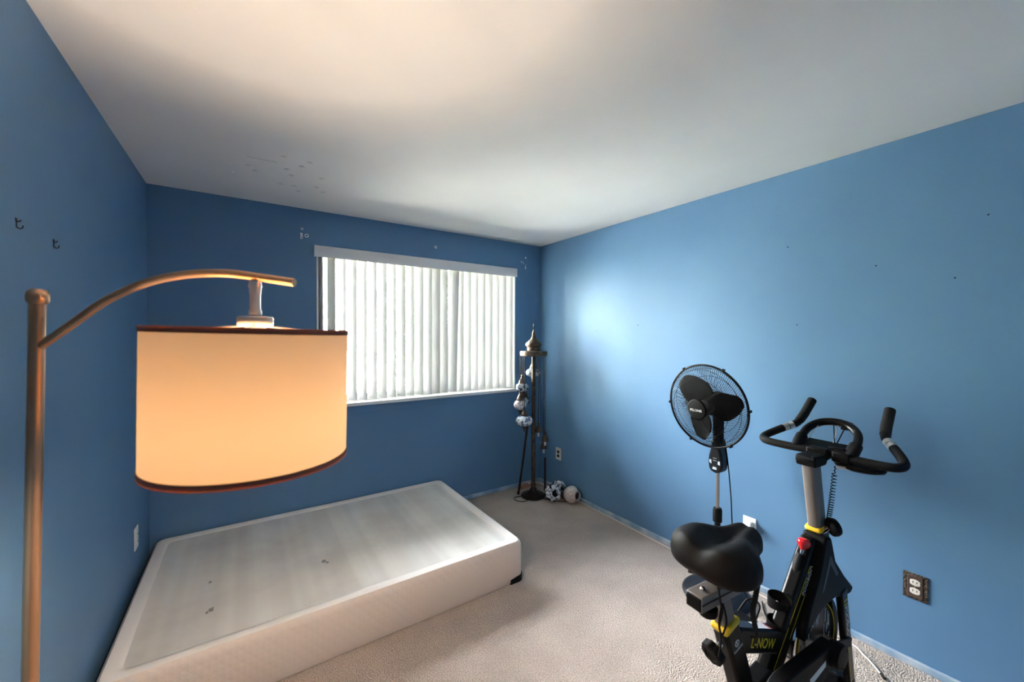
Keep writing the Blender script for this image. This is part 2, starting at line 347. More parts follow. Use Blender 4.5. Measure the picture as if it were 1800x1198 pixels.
# ================================================================== OUTSIDE
lawn = MB().box((1.5, 34, -1.35), (90, 61, .1)).build('floor_lawn', M['grass']); tag(lawn, kind='structure'); lawn.name = 'patio_ground'
def tree(x, y, hgt, cr_, label, seed):
    rnd = random.Random(seed)
    root = empty('garden_tree', (x, y, -1.3), 0, label, 'tree', 'trees outside the window')
    MB().tube([(0, 0, 0), (.05, 0, hgt*.35), (-.03, .05, hgt*.75)], [.16, .12, .05], 8).build('trunk', M['trunk'], root)
    vs = []; fs = []
    cl = [(Vector((rnd.gauss(0, cr_*.42), rnd.gauss(0, cr_*.42), hgt*.58 + rnd.gauss(0, hgt*.19))), rnd.uniform(.3, .6)) for _ in range(60)]
    for c, r in cl:
        for _ in range(60):
            p = c + Vector((rnd.gauss(0, 1), rnd.gauss(0, 1), rnd.gauss(0, 1)))*r*.6
            d1 = Vector((rnd.uniform(-1, 1), rnd.uniform(-1, 1), rnd.uniform(-1, 1))).normalized()*.10; d2 = d1.orthogonal().normalized()*.05
            o = len(vs); vs += [p-d1, p+d2, p+d1, p-d2]; fs.append((o, o+1, o+2, o+3))
    m = MB(); m.v = vs; m.f = fs
    tag(m.build('foliage', M['leaf'], root), kind='stuff')
for i, (x, y, h_, c_) in enumerate([(-3.4, 11, 5.6, 1.15), (.3, 11.5, 5.2, 1.15), (4.0, 11, 5.8, 1.15), (7.8, 11.5, 5.4, 1.15), (11.6, 12.5, 6.0, 1.15)]):
    tree(x, y, h_, c_, ['leafy green tree outside, seen through the gaps of the blinds'][0], 20+i)

# ================================================================== VERTICAL BLIND
YV = YB+.045
blind = empty('vertical_blind', ((WX0+WX1)/2, YV, WZ0), 0, 'white vertical blind half open across the bright window', 'window blind')
bx = Vector(blind.location)
def bpart(name, mb, m, bevel=0, parent=blind):
    mb.v = [v - bx for v in mb.v]; return mb.build(name, m, parent, bevel)
val = MB(); vz0, vz1, vy0 = 2.098, 2.182, YB-.022
prof = [(vy0+.004, vz0), (vy0, vz0+.012), (vy0-.004, vz0+.042), (vy0, vz1-.01), (vy0+.006, vz1), (vy0+.05, vz1), (vy0+.05, vz1-.004), (vy0+.012, vz1-.004), (vy0+.008, vz0)]
val.prism(prof, lambda p, q, t: Vector((t, p, q)), WX0-.012, WX1+.004)
valance = bpart('valance', val, M['valance'])
cap = MB().box((WX0-.014, vy0+.02, (vz0+vz1)/2), (.006, .045, vz1-vz0+.002)); o = bpart('end_cap', cap, M['valance'], .002)
cap = MB().box((WX1+.005, vy0+.012, (vz0+vz1)/2), (.004, .026, vz1-vz0)); bpart('end_cap', cap, M['valance'], .002)
bpart('headrail', MB().box(((WX0+WX1)/2, YV, 2.135), (WX1-WX0-.03, .035, .035)), M['white'], .002)
NV = 23; VW = .089; vx0, vx1 = .470, 2.185
zt, zb = 2.115, 1.002
def vane_mesh():
    m = MB(); nn = 6; vs = []
    for z in (0, 1):
        for side in (0, 1):
            for i in range(nn+1):
                u = -1+2*i/nn; vs.append(Vector((u*VW/2, -.006*(1-u*u) + (.0009 if side else 0), zb+(zt-zb)*z - bx.z)))
    k = nn+1; fs = []
    for i in range(nn):
        fs.append((i, i+1, 2*k+i+1, 2*k+i)); fs.append((k+i, 3*k+i, 3*k+i+1, k+i+1))
        fs.append((i, k+i, k+i+1, i+1)); fs.append((2*k+i, 2*k+i+1, 3*k+i+1, 3*k+i))
    fs.append((0, 2*k, 3*k, k)); fs.append((nn, k+nn, 3*k+nn, 2*k+nn))
    m.add(vs, fs); return m.mesh('vane', M['vane'], 60)
vm = vane_mesh()
for i in range(NV):
    o = bpy.data.objects.new('vane', vm); COL.objects.link(o); o.parent = blind
    x = vx0 + (vx1-vx0)*i/(NV-1)
    o.location = (x-bx.x, 0, 0)
    a = 61 + random.uniform(-4, 4)
    if i in (10, 11, 12, 13): a = 56
    if i == 14: a = 28
    if i == 0: a = 80
    o.rotation_euler = (0, math.radians(1.2) if i == 14 else 0, math.radians(-a))

# ================================================================== CEILING STARS, HOOKS, OUTLETS
def star_poly(r):
    return [((r if k % 2 == 0 else r*.45)*math.sin(PI*k/5), (r if k % 2 == 0 else r*.45)*math.cos(PI*k/5)) for k in range(10)]
for (x, y) in [(.014, 2.607), (-.045, 2.773), (.048, 2.669), (.168, 2.377), (.29, 2.382), (.259, 2.461), (.194, 2.548), (.223, 2.631), (.375, 2.585), (.183, 2.817), (.254, 2.805), (.372, 2.751), (.286, 2.893), (.419, 2.826)]:
    e = MB(); an = random.uniform(0, 6)
    e.prism(star_poly(.017), lambda p, q, t: Vector((p*math.cos(an)-q*math.sin(an), p*math.sin(an)+q*math.cos(an), t)), -.0015, 0)
    o = e.build('star_sticker', M['star']); o.location = (x, y, H)
    tag(o, 'small pale grey star sticker stuck to the white ceiling', 'sticker', 'star stickers on the ceiling')

for (y, z, lb) in [(1.599, 1.806, 'small dark metal coat hook on the blue wall, closer to the lamp post'), (1.844, 1.799, 'small dark metal coat hook on the blue wall, closer to the window wall')]:
    h = empty('wall_hook', (XL, y, z), 0, lb, 'hook'); h.scale = (.5, .5, .5)
    MB().prism([(-.012, .03), (.012, .03), (.004, .008), (.004, -.02), (-.004, -.02), (-.004, .008)], lambda p, q, t: Vector((t, p, q)), 0, .003).build('back_plate', M['bronzed'], h)
    MB().tube(smooth_path([(.003, 0, -.016), (.012, 0, -.024), (.022, .0, -.018), (.024, 0, -.006)], 4), .0028, 7).build('hook_arm', M['bronzed'], h)
    MB().tube(smooth_path([(.003, 0, .012), (.012, 0, .014), (.018, .0, .022)], 4), .0026, 7).build('hook_tip', M['bronzed'], h)

def outlet(y, z, side, wid, hei, platem, sockm, label, ornate=False):
    """plate on left (side=1) or right (side=-1) wall"""
    x = XL if side > 0 else XR
    o = empty('wall_outlet', (x, y, z), 0, label, 'outlet')
    fn = lambda dx: side*dx
    MB().box((fn(.003), 0, 0), (.006, wid, hei)).build('cover_plate', platem, o, .002)
    if ornate:
        MB().box((fn(.0065), 0, 0), (.005, wid*.62, hei*.86)).build('inner_panel', M['bronzeflat'], o, .002)
    for s_ in (-1, 1):
        d = 0.008 if ornate else .006
        pr = [(.019*math.cos(a)*(1.0), .0145*math.sin(a)) for a in [2*PI*k/20 for k in range(20)]]
        pr = [(max(-.017, min(.017, p*1.1)), q) for p, q in pr]
        sk = MB().prism(pr, lambda p, q, t: Vector((fn(t), p, q + s_*.0195)), d-.002, d+.0025).build('receptacle', sockm, o, .0006)
        for q in (-.0065, .0065):
            MB().box((fn(d+.0027), q, s_*.0195+.002), (.001, .0026, .008)).build('slot', M['dark'], sk)
    MB().lathe([(.0035, 0), (.003, .0015), (0, .0018)], 10, rot_to((side, 0, 0)), (fn(.009 if ornate else .006), 0, 0)).build('screw', M['steel'], o)
    return o
M['bronzeflat'] = mat('bronze_flat', srgb(98, 82, 74), .4, .5)
outlet(.466, .369, -1, .083, .118, M['ornate'], M['ivory'], 'ornate bronze outlet plate with cream receptacles on the blue wall', True)
outlet(2.969, .357, -1, .075, .118, M['ivory'], M['bronzed'], 'cream outlet plate with dark brown receptacles beside the mosaic lamp')
outlet(2.9, .418, 1, .075, .118, M['white'], M['white'], 'white outlet plate on the wall beside the box spring')
po = outlet(1.187, .354, -1, .075, .118, M['white'], M['white'], 'white outlet with a plug pushed in, behind the pedestal fan')
pl_ = empty('power_plug', (XR-.009, 1.177, .374), 0, 'white power adapter plugged into the outlet behind the fan', 'plug')
MB().box((-.018, 0, .004), (.034, .034, .04)).build('plug_body', M['white'], pl_, .006)
MB().tube([(-.018, 0, -.014), (-.02, 0, -.034)], [.006, .004], 10).build('strain_relief', M['white'], pl_)

# white coaxial cable along the wall foot
cb = smooth_path([(2.30, 3.235, .006), (2.49, 3.18, .006), (2.515, 2.5, .006), (2.495, 1.68, .006), (2.489, 1.215, .006), (2.472, .72, .006), (2.424, .61, .006), (2.353, .536, .006)], 8)
cx = empty('coaxial_cable', (2.353, .536, 0), 0, 'white coaxial cable lying on the carpet along the wall foot', 'cable')
o_ = Vector((2.353, .536, 0))
MB().tube([p-o_ for p in cb], .0034, 8).build('cable_jacket', M['cable'], cx)
dv = (cb[-1]-cb[-2]).normalized()
MB().tube([Vector((0, 0, .006)), Vector((0, 0, .006))+dv*.012], .005, 10).tube([Vector((0, 0, .006))+dv*.012, Vector((0, 0, .006))+dv*.026], .0062, 6).build('connector', M['bronzed'], cx)

# ================================================================== BOX SPRING
bs = empty('box_spring', (.48, 2.625, 0), 0, 'white quilted box spring with grey fabric top lying on the carpet', 'box spring')
L_, W_, HB = 1.90, 1.27, .245
def rrect(hx, hy, r, n=6):
    pts = []
    for (cx_, cy_, a0) in ((hx-r, hy-r, 0), (-hx+r, hy-r, PI/2), (-hx+r, -hy+r, PI), (hx-r, -hy+r, 1.5*PI)):
        for k in range(n+1): a = a0+PI/2*k/n; pts.append((cx_+r*math.cos(a), cy_+r*math.sin(a)))
    return pts
def ringmesh(rings):
    m = MB(); n = len(rings[0]); vs = [v for r in rings for v in r]; fs = []
    for i in range(len(rings)-1):
        for j in range(n): fs.append((i*n+j, i*n+(j+1) % n, (i+1)*n+(j+1) % n, (i+1)*n+j))
    return m.add(vs, fs)
def sub(poly, per=.06):
    out = []
    for i in range(len(poly)):
        a, b = Vector(poly[i]), Vector(poly[(i+1) % len(poly)]); k = max(1, int((b-a).length/per))
        for j in range(k): out.append(a+(b-a)*j/k)
    return out
base = sub(rrect(L_/2, W_/2, .045))
def ring(off, z, wob=0):
    out = []
    for i, p in enumerate(base):
        sx = 1-off/(L_/2); sy_ = 1-off/(W_/2)
        wv = wob*(math.sin(i*1.9)+math.sin(i*.83+1))*.5
        out.append(Vector((p.x*sx - math.copysign(wv, p.x)*.5, p.y*sy_ - math.copysign(wv, p.y)*.5, z)))
    return out
rings = [ring(.004, .002), ring(0, .012), ring(-.002, HB*.5), ring(0, HB-.028), ring(.005, HB-.010), ring(.016, HB-.001), ring(.03, HB+.001), ring(.05, HB-.001), ring(.068, HB-.004, .006), ring(.075, HB-.02)]
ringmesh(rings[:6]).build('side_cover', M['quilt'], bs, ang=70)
M['border'] = mat('top_lit_knit_border', srgb(240, 234, 227), .9, bump=(240, .3, .002))  # knit weave, coloured lighter than the side cover to imitate light from above
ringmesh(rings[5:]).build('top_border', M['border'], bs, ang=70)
gx, gy = 60, 36; tp = MB(); vs = []
for j in range(gy+1):
    for i in range(gx+1):
        u = i/gx*2-1; v = j/gy*2-1; x = u*(L_/2-.055); y = v*(W_/2-.055)
        zz = HB-.0075 - .006*(1-u**6)*(1-v**4) + .0035*math.sin(x*21+math.sin(x*5)*2)*(1-v**4)
        vs.append((x, y, zz))
tp.add(vs, [(j*(gx+1)+i, j*(gx+1)+i+1, (j+1)*(gx+1)+i+1, (j+1)*(gx+1)+i) for j in range(gy) for i in range(gx)])
top = tp.build('top_panel', M['fabtop'], bs, ang=80)
MB().box((0, 0, .02), (L_-.1, W_-.1, .03)).build('inner_frame', M['card'], bs)
M['stain'] = mat('grey_stain', srgb(146, 143, 138), .95)
rs_ = random.Random(5)
for (x, y, r) in [(-.12, -.18, .013), (-.105, -.20, .008), (-.62, -.32, .012), (-.635, -.335, .007), (-.64, -.06, .006)]:
    n_ = 14; rr = [r*rs_.uniform(.45, 1.15) for _ in range(n_)]
    m_ = MB(); vs = [(x+rr[k]*math.cos(2*PI*k/n_), y+rr[k]*math.sin(2*PI*k/n_), HB-.0088) for k in range(n_)]
    vs += [(v[0], v[1], HB-.016) for v in vs]
    m_.add(vs, [tuple(range(n_))] + [(k, (k+1) % n_, n_+(k+1) % n_, n_+k) for k in range(n_)]).build('stain', M['stain'], top)
def corner(sx, sy_):
    pts = []; R_ = .045; n = 8
    px, py = sx*(L_/2-R_), sy_*(W_/2-R_)
    arc = [(px+sx*R_*math.cos(a), py+sy_*R_*math.sin(a)) for a in [PI/2*k/n for k in range(n+1)]]
    path = [(arc[0][0], arc[0][1]-sy_*.055)] + arc + [(arc[-1][0]-sx*.055, arc[-1][1])]
    hts = [.028] + [.038]*(n+1) + [.028]
    out = MB(); k = len(path)
    inn = [(p[0]*(1-.003/(L_/2))+0, p[1]*(1-.003/(W_/2))) for p in path]; oo = [(p[0]*(1+.004/(L_/2)), p[1]*(1+.004/(W_/2))) for p in path]
    vs = [(x, y, .0) for x, y in oo] + [(x, y, h_) for (x, y), h_ in zip(oo, hts)] + [(x, y, h_) for (x, y), h_ in zip(inn, hts)] + [(x, y, 0) for x, y in inn]
    fs = []
    for r_ in range(4):
        for i in range(k-1): a = r_*k+i; b = ((r_+1) % 4)*k+i; fs.append((a, a+1, b+1, b))
    fs += [(0, k, 2*k, 3*k), (k-1, 2*k-1, 3*k-1, 4*k-1)]
    out.add(vs, fs).build('corner_guard', M['blackpl'], bs, ang=50)
for s1 in (-1, 1):
    for s2 in (-1, 1): corner(s1, s2)

# ================================================================== ARC FLOOR LAMP
LP = Vector((-.395, 1.238, 0)); PT = Vector((-.359, 1.236, 1.60))
lamp = empty('floor_lamp', LP, 0, 'lit arc floor lamp with a cream drum shade on a nickel post', 'lamp')
def lpart(name, mb, m, bevel=0, parent=lamp, ang=35): mb.v = [v-LP for v in mb.v]; return mb.build(name, m, parent, bevel, ang)
ax = (PT-LP).normalized()
lpart('base', MB().lathe([(0, 0), (.098, 0), (.1, .006), (.098, .016), (.08, .022), (.022, .026), (.018, .04), (0, .04)], 40, None, LP), M['brasslamp'])
lpart('pole', MB().tube([LP+ax*.03, LP+ax*.86, PT-ax*.02], [.0125, .0125, .0125], 20), M['brasslamp'])
lpart('pole_joint', MB().tube([LP+ax*.795, LP+ax*.80], .0131, 20), M['brasslamp'])
lpart('finial', MB().lathe([(0, -.022), (.0135, -.022), (.017, -.016), (.0175, -.006), (.0165, .002), (.012, .008), (.005, .0105), (0, .011)], 24, rot_to(ax), PT), M['brasslamp'])
arm = smooth_path([(-.361, 1.237, 1.487), (-.352, 1.231, 1.493), (-.296, 1.191, 1.539), (-.236, 1.149, 1.588), (-.167, 1.10, 1.623), (-.099, 1.051, 1.639), (-.03, 1.003, 1.641), (.028, .962, 1.632), (.083, .922, 1.622)], 6)
lpart('arm', MB().tube(arm, .0085, 16), M['brasslamp'])
SC = Vector((.0165, .9695, 0)); tilt = Matrix.Rotation(math.radians(1.2), 3, Vector((.557, .83, 0)))
lpart('hanger', MB().lathe([(.0105, 1.600), (.0105, 1.625), (.012, 1.612)], 16, None, SC).tube([SC+Vector((0, 0, 1.556)), SC+Vector((0, 0, 1.605))], .0095, 16).lathe([(.011, 1.556), (.0115, 1.56), (.011, 1.566)], 16, None, SC), M['steel'])
lpart('shade_holder', MB().lathe([(0, 1.532), (.03, 1.532), (.032, 1.536), (.032, 1.549), (.03, 1.552), (.008, 1.554), (.006, 1.56), (0, 1.56)], 28, None, SC), M['steel'])
zt_, zb_ = 1.526, 1.262; RS = .176
cpt = SC + Vector((0, 0, 1.535))
def tl(mb):
    mb.v = [cpt + tilt @ (v-cpt) for v in mb.v]; return mb
def cyl(r0, r1, z0, z1, n=72): return MB().lathe([(r0, z0), (r0, z1), (r1, z1), (r1, z0), (r0, z0)], n, None, SC)
sh = MB(); n = 72
for (r_, a_) in ((RS, 1),):
    vs = [SC+Vector((r_*math.cos(2*PI*j/n), r_*math.sin(2*PI*j/n), z)) for z in (zb_, zt_) for j in range(n)]
    sh.add(vs, [(j, (j+1) % n, n+(j+1) % n, n+j) for j in range(n)])
shade = lpart('lamp_shade', tl(sh), M['shade'], ang=60)
def hoop(z0, z1):
    h = MB(); vs = []
    for z, r_ in ((z0, RS-.0015), (z0, RS+.0015), (z1, RS+.0015), (z1, RS-.0015)):
        vs += [SC+Vector((r_*math.cos(2*PI*j/n), r_*math.sin(2*PI*j/n), z)) for j in range(n)]
    h.add(vs, [(i*n+j, i*n+(j+1) % n, ((i+1) % 4)*n+(j+1) % n, ((i+1) % 4)*n+j) for i in range(4) for j in range(n)]); return tl(h)
lpart('shade_trim', hoop(zt_-.008, zt_+.003), M['trimfab'], parent=shade)
lpart('shade_trim', hoop(zb_-.003, zb_+.009), M['trimfab'], parent=shade)
sp_ = MB()
for k in range(3):
    a_ = 2*PI*k/3+.4; sp_.tube([SC+Vector((0, 0, 1.535)), SC+Vector((RS*math.cos(a_), RS*math.sin(a_), zt_-.004))], .0018, 6)
lpart('spider_fitting', tl(sp_), M['steel'])
lpart('bulb_socket', MB().tube([SC+Vector((0, 0, 1.41)), SC+Vector((0, 0, 1.533))], .019, 16), M['white'])
M['bulb'] = mat('lit_bulb', (1, .8, .6, 1), .4, emit=((1, .84, .68, 1), 10))
lpart('bulb', MB().lathe([(0, 1.295), (.016, 1.299), (.026, 1.31), (.03, 1.328), (.026, 1.35), (.016, 1.38), (.014, 1.412)], 20, None, SC), M['bulb'])
bl = bpy.data.lights.new('bulb_light', 'POINT'); bl.energy = 40; bl.color = (1, .80, .60); bl.shadow_soft_size = .045
blo = bpy.data.objects.new('bulb_light', bl); COL.objects.link(blo); blo.parent = lamp; blo.location = SC + Vector((0, 0, 1.335)) - LP

# ================================================================== MOSAIC FLOOR LAMP
MLC = Vector((2.25, 2.985, 0))
ml = empty('mosaic_floor_lamp', MLC, 0, 'tall bronze floor lamp with hanging mosaic glass globes in the corner', 'lamp')
MB().lathe([(0, 0), (.112, 0), (.118, .006), (.116, .014), (.108, .02), (.1, .024), (.085, .03), (.06, .036), (.05, .046), (.034, .054), (.028, .075), (.02, .085), (.016, .1), (0, .1)], 48).build('base', M['bronzed'], ml)
MB().tube([(0, 0, .085), (0, 0, 1.345)], .0185, 18).build('pole', M['bronze'], ml)
MB().lathe([(.0185, .09), (.026, .1), (.026, .115), (.0195, .13)], 18).build('pole_collar', M['bronze'], ml)
MB().lathe([(0, 1.325), (.12, 1.325), (.128, 1.33), (.13, 1.36), (.124, 1.37), (.07, 1.376), (0, 1.376)], 48).build('canopy_disc', M['bronze'], ml)
fin = MB().lathe([(.062, 1.374), (.064, 1.38), (.062, 1.405), (.066, 1.41), (.078, 1.425), (.078, 1.437), (.068, 1.452), (.05, 1.468), (.034, 1.482), (.022, 1.498), (.017, 1.515), (.015, 1.53), (.019, 1.538), (.012, 1.548), (.008, 1.565), (.004, 1.57), (.003, 1.63), (0, 1.632)], 36).build('dome_finial', M['bronze'], ml)
ppx = 3.73/697
cam_r = Vector((cy, -sy, 0)); cam_f = Vector((sy, cy, 0))
def drop(ox, depth, zg, rx, rz, m, globe=True, zcap=None):
    """ox: offset along camera right (m); depth: along view; zg: globe centre height"""
    c = cam_r*ox + cam_f*depth
    g = None
    ztop = zg + (rz if globe else 0)
    if globe:
        prof_ = [(rx*math.cos(t_)*(1.0), rz*math.sin(t_)) for t_ in [(-PI/2*.86)+PI*.86*k/12 for k in range(13)]]
        g = MB().lathe(prof_, 26, None, c+Vector((0, 0, zg))).build('mosaic_globe', m, ml)
        MB().lathe([(0, -rz-.05), (.006, -rz-.048), (.008, -rz-.04), (.004, -rz-.034), (.02, -rz-.012), (.024, -rz+.006), (0, -rz+.006)], 18, None, c+Vector((0, 0, zg))).build('bottom_finial', M['bronze'], ml)
    MB().lathe([(.034, -.012), (.034, .0), (.03, .012), (.024, .026), (.014, .044), (.008, .054), (.012, .062), (.008, .074), (0, .076)], 22, None, c+Vector((0, 0, ztop))).build('socket_cap', M['bronze'], ml)
    if not globe: MB().tube([c+Vector((0, 0, zg-.055)), c+Vector((0, 0, zg-.01))], [.008, .012], 12).build('bulb_socket', M['ivory'], ml)
    k = int((1.33-ztop-.07)/.02); ch = MB()
    for i in range(k):
        z0 = ztop+.074+i*.02; ch.tube([c+Vector((.0025*(-1)**i, 0, z0)), c+Vector((-.0025*(-1)**i, 0, z0+.021))], .0032, 5)
    tag(ch.build('chain', M['bronzed'], ml), kind='stuff')
drop(0, .10, 1.16, .072, .046, M['mosA'])
drop(-.107, .02, 1.028, .062, .045, M['mosD'])
drop(-.128, -.035, .87, .060, .050, M['mosB'])
drop(-.090, -.095, .735, .080, .05, M['mosA'])
drop(-.088, .05, .895, .05, .05, M['mosD'])
drop(.04, -.10, .645, 0, 0, None, False)
drop(.108, -.02, .54, 0, 0, None, False)
drop(.100, .05, .45, 0, 0, None, False)
cd = smooth_path([(.03, -.11, .006), (.07, -.16, .005), (.13, -.2, .005), (.10, -.14, .005), (.05, -.12, .005), (.09, -.21, .005), (.17, -.27, .005), (.2, -.2, .005), (.19, -.14, .005)], 6)
MB().tube(cd, .003, 7).build('power_cord', M['blackpl'], ml)
cd = smooth_path([(-.1, .05, .006), (-.17, .06, .005), (-.2, .0, .005), (-.16, -.06, .005), (-.1, -.06, .01)], 6)
MB().tube(cd, .003, 7).build('power_cord', M['blackpl'], ml)

rod1 = empty('metal_rod', (2.159, 3.10, 0), 0, 'dark bronze tube leaning against the mosaic lamp, foot spread outward', 'rod')
MB().tube([(0, 0, .004), (.045, -.02, .35), (.085, -.042, .72)], .0105, 12).build('tube', M['bronzed'], rod1)
MB().lathe([(.013, 0), (.014, .01), (.0115, .02)], 12, None, (0, 0, 0)).build('end_cap', M['bronzed'], rod1)
rod2 = empty('metal_rod', (2.42, 3.02, 0), 0, 'dark bronze tube standing upright between the mosaic lamp and the corner', 'rod')
MB().tube([(0, 0, .004), (-.005, -.004, .33)], .0105, 12).build('tube', M['bronzed'], rod2)
MB().lathe([(.013, 0), (.014, .01), (.0115, .02)], 12, None, (0, 0, 0)).build('end_cap', M['bronzed'], rod2)
cbx = empty('cardboard_piece', (2.30, 3.205, 0), .25, 'small brown cardboard scrap on the carpet behind the mosaic lamp', 'cardboard')
MB().box((0, 0, .012), (.13, .05, .022)).build('card_panel', M['card'], cbx, .003)
MB().box((.02, -.001, .0245), (.07, .04, .002)).build('flap', M['card'], cbx)

def loose_globe(c, r, sq, m, ring_dir, label):
    g = empty('lamp_globe', (c[0], c[1], 0), 0, label, 'lamp globe')
    R_ = rot_to(ring_dir)
    prof_ = [(r*math.cos(t_), r*sq*math.sin(t_)) for t_ in [-PI/2+.02+(PI-.46)*k/16 for k in range(17)]]
    prof_ = [(p, q) for p, q in prof_]
    mb = MB().lathe(prof_ + [(p*.955, q*.955) for p, q in reversed(prof_)], 30, R_, (0, 0, 0), False); dz = -min(v.z for v in mb.v)
    mb.v = [v+Vector((0, 0, dz+.002)) for v in mb.v]; mb.build('globe_shell', m, g)
    d = Vector(ring_dir).normalized(); top_ = prof_[-1]
    cc = Vector((0, 0, dz+.002)) + d*(top_[1])
    MB().lathe([(top_[0]*1.02, -.003), (top_[0]*1.35, .0), (top_[0]*1.3, .004), (top_[0]*.95, .004), (top_[0]*.95, -.003)], 26, R_, cc, False).build('neck_ring', M['mosA'] if m is M['mosC'] else m, g)
def gd(r_, f_, u_): return cam_r*r_ + cam_f*f_ + Vector((0, 0, u_))
loose_globe((2.326, 2.787), .078, .92, M['mosC'], gd(.22, -.9, .30), 'black and white mosaic lamp globe lying beside the lamp base')
loose_globe((2.462, 2.868), .07, .92, M['mosC'], gd(.55, -.75, .25), 'mosaic lamp globe lying behind the other two on the carpet')
loose_globe((2.446, 2.665), .076, .95, M['mosE'], gd(.62, -.75, .12), 'pearly mosaic lamp globe lying against the blue wall')

# ================================================================== PEDESTAL FAN
FC = Vector((2.284, 1.243, 0))
fan = empty('pedestal_fan', FC, 0, 'black pedestal fan with three blades standing by the blue wall', 'fan')
MB().lathe([(0, 0), (.182, 0), (.187, .008), (.184, .016), (.17, .026), (.10, .036), (.05, .05), (.032, .07), (.028, .1), (0, .1)], 56).build('base', M['navyblk'], fan)
MB().tube([(0, 0, .08), (0, 0, .47)], .0165, 18).build('lower_pole', M['blackpl'], fan)
MB().lathe([(.0165, .43), (.025, .435), (.025, .50), (.021, .513), (.012, .515)], 18).build('height_collar', M['blackpl'], fan)
MB().tube([(0, 0, .50), (0, 0, .80)], .0095, 16).build('upper_pole', M['steel'], fan)
# control box
TILT = math.radians(-7)
face = Vector((-math.cos(TILT), .06, math.sin(TILT))).normalized()
tocam = Vector((-.88, -.47, 0)).normalized(); side_ = Vector((-tocam.y, tocam.x, 0))
cbp = [(p, q-.055) for p, q in [(.0, .775), (.03, .782), (.045, .80), (.05, .83), (.047, .87), (.038, .905), (.03, .93), (.03, .965), (-.03, .965), (-.03, .93), (-.038, .905), (-.047, .87), (-.05, .83), (-.045, .80), (-.03, .782)]]
fdir = Vector((face.x, face.y, 0)).normalized(); fs_ = Vector((-fdir.y, fdir.x, 0))
box = MB().prism(cbp, lambda p, q, t: fs_*p*.88 + fdir*t + Vector((0, 0, q)), -.032, .032).build('control_box', M['navyblk'], fan, .012, seg=3)
def onface(p, q): return fs_*p + fdir*.0325 + Vector((0, 0, q))
pan = MB(); 
for (p, q, wd, hh) in [(-.026, .785, .014, .022), (.026, .785, .014, .022), (0, .751, .026, .014)]:
    pm = MB().prism([(p-wd/2, q-hh/2+.004*abs(p)/.026), (p+wd/2, q-hh/2), (p+wd/2*.8, q+hh/2), (p-wd/2*.8, q+hh/2)], lambda a, b, t: fs_*a + fdir*t + Vector((0, 0, b)), .03, .0335)
    pm.build('display_panel', M['lcd'] if 'lcd' in M else M.setdefault('lcd', mat('pale_panel', srgb(176, 188, 198), .3)), box)
for i in range(3):
    for j in range(2):
        MB().lathe([(.0022, 0), (.0018, .001), (0, .001)], 8, rot_to(fdir), onface(-.008+.008*i, .795+.014*j)).build('button', M['whiteprint'], box)
MB().tube([(0, 0, .89), (0, 0, 1.05), (0, 0, 1.12)], [.029, .030, .036], 20).build('neck', M['blackpl'], fan)
HC = Vector((-.112, .008, 1.118))       # cage centre
Rf = rot_to(face)                       # local z = facing direction
back_ = HC - face*.03
MB().lathe([(0, -.165), (.03, -.163), (.05, -.15), (.062, -.12), (.066, -.07), (.06, -.03), (0, -.03)], 32, Rf, HC).build('motor_housing', M['blackpl'], fan)
RC = .236
def cage(front):
    m = MB(); nw = 120
    for k in range(nw):
        a0 = 2*PI*k/nw; pts = []
        for i in range(9):
            t_ = i/8; r_ = .052+(RC-.052)*t_
            z_ = (.082*(1-t_**2.6)+.006) if front else (-.058*(1-t_**3)-.006)
            a_ = a0 + (.42 if front else -.42)*(t_**1.5)
            pts.append(HC + Rf @ Vector((r_*math.cos(a_), r_*math.sin(a_), z_)))
        m.tube(pts, .0012, 3, cap=False)
    for (r_, wr) in ((.165, .0013), (.052, .0025), (.215, .0011)):
        t_ = (r_-.052)/(RC-.052); z_ = (.082*(1-t_**2.6)+.006) if front else (-.058*(1-t_**3)-.006)
        m.tube([HC + Rf @ Vector((r_*math.cos(2*PI*k/64), r_*math.sin(2*PI*k/64), z_)) for k in range(64)], wr, 5, closed=True)
    return m
tag(cage(True).build('front_grille', M['blackpl'], fan, ang=180), kind='stuff')
tag(cage(False).build('rear_grille', M['blackpl'], fan, ang=180), kind='stuff')
MB().tube([HC + Rf @ Vector((RC*math.cos(2*PI*k/96), RC*math.sin(2*PI*k/96), 0)) for k in range(96)], .0062, 10, closed=True).build('grille_ring', M['navyblk'], fan)
for k in range(6):
    a_ = 2*PI*k/6+.5; MB().box(HC + Rf @ Vector(((RC+.006)*math.cos(a_), (RC+.006)*math.sin(a_), 0)), (.014, .014, .018), Rf @ Matrix.Rotation(a_, 3, 'Z')).build('clip', M['navyblk'], fan, .002)
MB().lathe([(.058, .078), (.058, .088), (.052, .094), (.03, .097), (0, .098)], 36, Rf, HC).build('hub_badge', M['blackpl'], fan)
